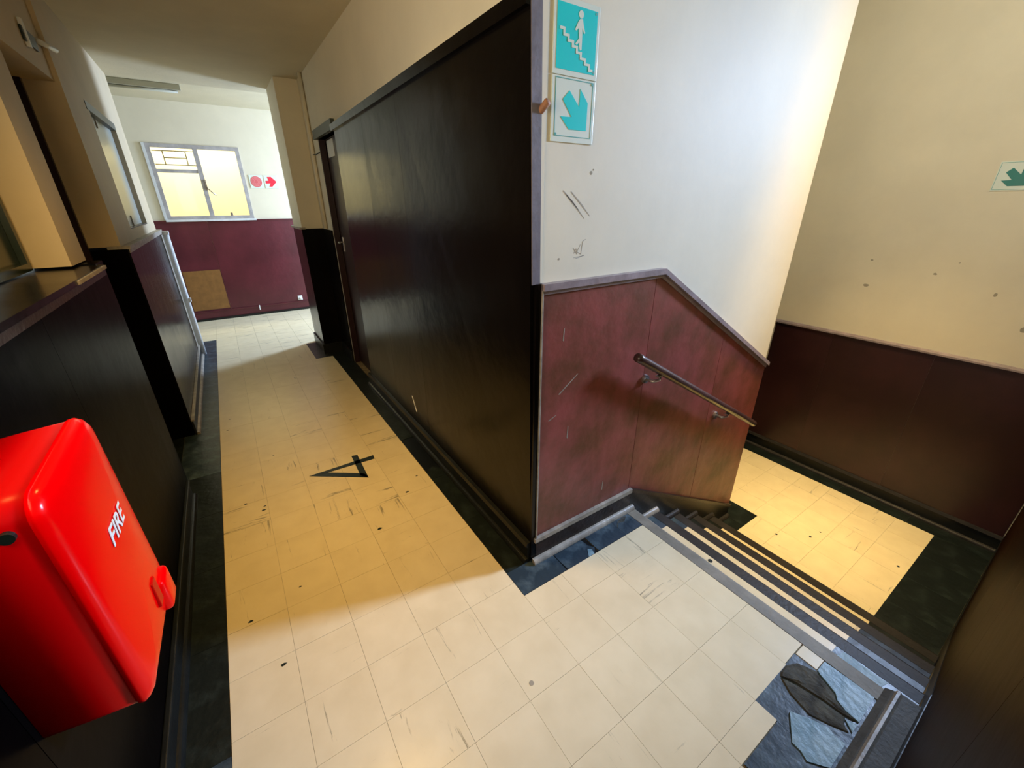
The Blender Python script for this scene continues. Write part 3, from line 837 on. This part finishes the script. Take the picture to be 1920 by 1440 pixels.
# passage shell; its right end has the window that lights it
struct(boxes('wall_passage_right', M_WALL, [(2.42, 2.52, 4.3, YF, 0, 0.9), (2.42, 2.52, 4.3, YF, 2.65, 2.9), (2.42, 2.52, 4.3, 4.7, .9, 2.65), (2.42, 2.52, 6.1, YF, .9, 2.65)]))
struct(boxes('wall_passage_front', M_WALL, [(0.12, 2.5, 4.2, 4.3, 0, 2.9)]))
struct(boxes('wall_passage_left', M_WALL, [(-3.1, -3.0, 4.3, YF, 0, 2.9), (-3.0, -1.75, 4.40, 4.5, 0, 2.9)]))
ft = thing('fluorescent_batten', 'unlit grey fluorescent batten on the ceiling above the far window', 'lamp', (-1.2, 5.3, 2.74))
box('housing', M_GREY, -1.70, -0.91, 5.26, 5.32, 2.705, 2.759, ft, 0.004)
tube('lamp_tube', M_GREY, [(-1.68, 5.29, 2.692), (-0.94, 5.29, 2.692)], 0.013, ft, 8)

# ------------------------------------------------------------------ left side of the corridor
XW = -1.41
wlft = struct(boxes('wall_left', M_WALLT, [
    (-1.90, -1.62, 0.82, 1.40, 1.34, 2.18),           # behind the dark window (hidden)
    (-1.75, -1.455, YN, 2.36, 2.18, ZC),           # lintel band
    (-1.62, -1.475, 1.40, 1.66, 1.34, 2.18),       # pier between window and door
    (-1.75, -1.435, 2.36, 2.97, 1.345, ZC), (-1.75, -1.435, 3.95, 4.47, 1.345, ZC),
    (-1.75, -1.435, 2.97, 3.95, 2.165, ZC), (-1.75, -1.435, 2.97, 3.95, 1.345, 1.42)]))
boxes('wainscot_core', M_DARKL, [(-1.75, XW + .004, YN, 1.50, 0, 1.31), (-1.75, XW, 2.36, 4.47, 0, 1.33)], wlft)
for a, b in ((-1.24, -0.35), (-0.348, 0.55), (0.552, 1.495)):
    box('wainscot_panel', M_DARKL, XW + .004, XW + .010, a, b, 0.12, 1.305, wlft)
for a, b in ((2.362, 3.3), (3.302, 4.468)):
    box('wainscot_panel', M_DARK, XW, XW + .008, a, b, 0.12, 1.325, wlft)
t7 = struct(box('trim_7', M_DARK, -1.70, XW + .018, YN, 1.51, 1.31, 1.330))
box('ledge_edge', M_PALE, XW + .018, XW + .024, 1.0, 1.51, 1.312, 1.326, t7)
box('ledge_lip', M_BROWN, XW + .0105, XW + .016, YN, 1.51, 1.285, 1.309, t7)
t8 = struct(box('trim_8', M_PALE, -1.50, XW + .018, 2.35, 4.48, 1.33, 1.348))
box('ledge_lip', M_PALE, XW + .0085, XW + .013, 2.352, 4.478, 1.308, 1.329, t8)
b8 = struct(boxes('baseboard_left', M_BLACK, [(XW + .010, XW + .018, YN + .02, 1.50, 0, .10), (XW + .008, XW + .020, 2.355, 4.475, 0, .11)]))
box('top_moulding', M_BLACK, XW + .010, XW + .026, YN + .02, 1.50, .10, .118, b8, 0.003)
box('top_moulding', M_PALE, XW + .008, XW + .028, 2.355, 4.475, .11, .125, b8, 0.003)
for (a, b, m_, xx) in ((YN + .02, 1.50, M_BLACK, XW + .018), (2.355, 4.475, M_PALE, XW + .020)):
    bm = bmesh.new(); add_prism(bm, [(xx + p, q) for p, q in quarter(.02)], 1, a, b)
    link('quarter_round', bm, m_, b8)
# dark window beyond the ledge
w2 = struct(bpy.data.objects.new('window_2', None)); C.objects.link(w2); w2.location = (-1.62, 0.2, 1.33); WLOC[w2] = Vector(w2.location)
box('pane', M_DGLASS, -1.6195, -1.612, 0.82, 1.39, 1.34, 2.18, w2)
bm = bmesh.new(); frame_boxes(bm, YN + .02, 1.385, 1.335, 2.175, 0.03, -1.6115, -1.590, 0)
link('frame', bm, M_DGLASS, w2)
# recessed dark door
d2 = struct(box('door_2', M_DOOR, -1.66, -1.62, 1.66, 2.36, 0.0, 2.18))
box('door_jamb', M_DOOR, -1.62, -1.58, 2.33, 2.358, 0.0, 2.18, d2)
box('door_jamb', M_DARKL, -1.62, -1.42, 1.505, 1.66, 0.0, 1.335, d2)
# niche window in the pier
w3 = struct(bpy.data.objects.new('window_3', None)); C.objects.link(w3); w3.location = (-1.46, 3.46, 1.42); WLOC[w3] = Vector(w3.location)
box('pane', M_GGLASS, -1.475, -1.468, 2.985, 3.94, 1.43, 2.155, w3)
box('frame_stile', M_WHITE, -1.47, -1.437, 2.97, 2.985, 1.42, 2.165, w3)
box('head', M_LINTEL, -1.475, -1.432, 2.90, 3.95, 2.14, 2.19, w3)
box('hinge', M_WHITE, -1.467, -1.460, 3.30, 3.315, 2.08, 2.135, w3)
box('hinge', M_WHITE, -1.467, -1.460, 3.40, 3.415, 1.425, 1.50, w3)
box('sill_strip', M_BLACK, -1.468, -1.437, 2.99, 3.95, 1.421, 1.428, w3)
# white pipe at the pier end
pi = thing('white_pipe', 'white vertical pipe with a bracket at the end of the left wall', 'pipe', (-1.375, 4.52, 0.0))
tube('pipe', M_WHITE, [(-1.375, 4.51, 0.0), (-1.375, 4.51, 1.30)], 0.028, pi, 14)
box('pipe_cap', M_WHITE, -1.41, -1.345, 4.48, 4.54, 1.295, 1.33, pi, 0.004)
box('bracket', M_WHITE, -1.40, -1.335, 4.49, 4.53, 0.60, 0.645, pi, 0.004)
jb = box('door_edge_strip', M_PALE, -1.415, -1.398, 4.36, 4.47, 0.125, 1.30, wlft)
# broken lamp bracket high on the lintel
lb = thing('lamp_bracket', 'small broken white bracket high on the dark lintel at top left', 'bracket', (-1.455, 2.2, 2.34))
box('clip', M_WHITE, -1.455, -1.44, 2.02, 2.045, 2.25, 2.36, lb, 0.003)
box('base', M_INK, -1.455, -1.445, 2.0, 2.20, 2.27, 2.33, lb, 0.003)
tube('stub', M_WHITE, [(-1.45, 2.26, 2.33), (-1.42, 2.45, 2.34)], 0.013, lb, 8)

# ------------------------------------------------------------------ ceilings
struct(box('ceiling', M_CEIL, -1.9, 0.0, YN - .1, 4.5, ZC, ZC + .1))
struct(box('ceiling', M_CEIL, -3.1, 2.6, 4.3, YF + .1, 2.76, 2.86))
struct(box('ceiling', M_CEIL, 0.0, XR + .1, YN - .1, 0.62, 3.7, 3.8))
struct(box('wall_upper', M_WALL, -0.02, 0.0, YN, 0.12, ZC + .1, 3.8))

# ------------------------------------------------------------------ fire cover
fc = thing('fire_cover', 'red moulded plastic fire extinguisher cover on the dark left wall', 'fire box', (-1.33, -0.17, 0.65))
CY, CZ = -0.172, 0.91


def outline(grow, n=14):
    """rounded outline in (y, z) with a domed top"""
    pts = []
    y0, y1, zb, zt = -0.345 - grow, 0.0 + grow, 0.650 - grow, 1.178 + grow

    def corner(cy, cz, a0, r, fz=1.0):
        for k in range(n // 2 + 1):
            a = a0 + (math.pi / 2) * k / (n // 2)
            pts.append((cy + r * math.cos(a), cz + r * fz * math.sin(a)))
    corner(y1 - .055, zt - .055, 0, .055)
    corner(y0 + .045, zt - .055, math.pi / 2, .045)
    corner(y0 + .018, zb + .018, math.pi, .018)
    corner(y1 - .05, zb + .05, 1.5 * math.pi, .05)
    return pts


def pillow(y, z):
    e = max(0.0, 1 - ((y - CY) / .172) ** 2)
    v = max(0.0, min(1.0, (z - 0.645) / .05)) * max(0.0, min(1.0, (1.18 - z) / .06))
    return -1.247 + 0.027 * e ** 0.7 * v ** .5 * (0.75 + 0.45 * (1.17 - z) / .52)


def loft(bm, rings):
    for a, b in zip(rings[:-1], rings[1:]):
        n = len(a)
        for k in range(n):
            bm.faces.new((a[k], a[(k + 1) % n], b[(k + 1) % n], b[k]))


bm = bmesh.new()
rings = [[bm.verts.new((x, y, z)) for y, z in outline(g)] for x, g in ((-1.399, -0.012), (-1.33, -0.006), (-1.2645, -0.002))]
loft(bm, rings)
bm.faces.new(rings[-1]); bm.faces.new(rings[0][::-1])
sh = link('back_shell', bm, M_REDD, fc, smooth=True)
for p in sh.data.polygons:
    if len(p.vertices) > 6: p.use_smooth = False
bm = bmesh.new()
rings = [[bm.verts.new((-1.264, y, z)) for y, z in outline(0)], [bm.verts.new((-1.256, y, z)) for y, z in outline(0.001)]]
for t in (0.985, 0.95, 0.88, 0.76, 0.6, 0.42, 0.22):
    pts = [(CY + (y - CY) * t, CZ + (z - CZ) * t) for y, z in outline(0)]
    rings.append([bm.verts.new((pillow(y, z) - (0.004 if t > .98 else 0), y, z)) for y, z in pts])
loft(bm, rings)
bm.faces.new(rings[-1]); bm.faces.new(rings[0][::-1])
lid = link('lid', bm, M_RED, fc, smooth=True)
# latch at the lower far side
bm = bmesh.new()
add_box(bm, -1.242, -1.211, -0.135, -0.06, 0.672, 0.765)
bmesh.ops.bevel(bm, geom=list(bm.edges), offset=0.014, segments=3, profile=.5, affect='EDGES')
lt = link('latch', bm, M_RED, fc, smooth=True)
box('latch_shade', M_REDD, -1.232, pillow(-.17, .77) + .0006, -0.182, -0.150, 0.735, 0.805, fc, 0.003)  # darker red patch in place of the shade inside the recess
bm = bmesh.new()
n = 18
add_prism(bm, [(-1.292 + .010 * math.cos(2 * math.pi * k / n), 1.115 + .010 * math.sin(2 * math.pi * k / n)) for k in range(n)], 1, -0.350, -0.335)
link('lock_knob', bm, M_INK, fc)
# raised lettering
tcu = bpy.data.curves.new('lettering', 'FONT')
tcu.body = 'FIRE'; tcu.size = 0.053; tcu.extrude = 0.0005; tcu.offset = 0.0008; tcu.shear = 0.25
to = bpy.data.objects.new('lettering_curve', tcu)
C.objects.link(to)
dg = bpy.context.evaluated_depsgraph_get()
tm = bpy.data.meshes.new_from_object(to.evaluated_get(dg))
bpy.data.objects.remove(to); bpy.data.curves.remove(tcu)
bm = bmesh.new(); bm.from_mesh(tm); bpy.data.meshes.remove(tm)
mnx = min(v.co.x for v in bm.verts); mxx = max(v.co.x for v in bm.verts)
for v in bm.verts:
    u = (v.co.x - mnx) / (mxx - mnx)
    yy, zz = -0.240 + u * 0.112, 0.970 + v.co.y
    v.co = (pillow(yy, zz) + 0.0012 + v.co.z, yy, zz)
link('lettering', bm, M_PAPER, fc)
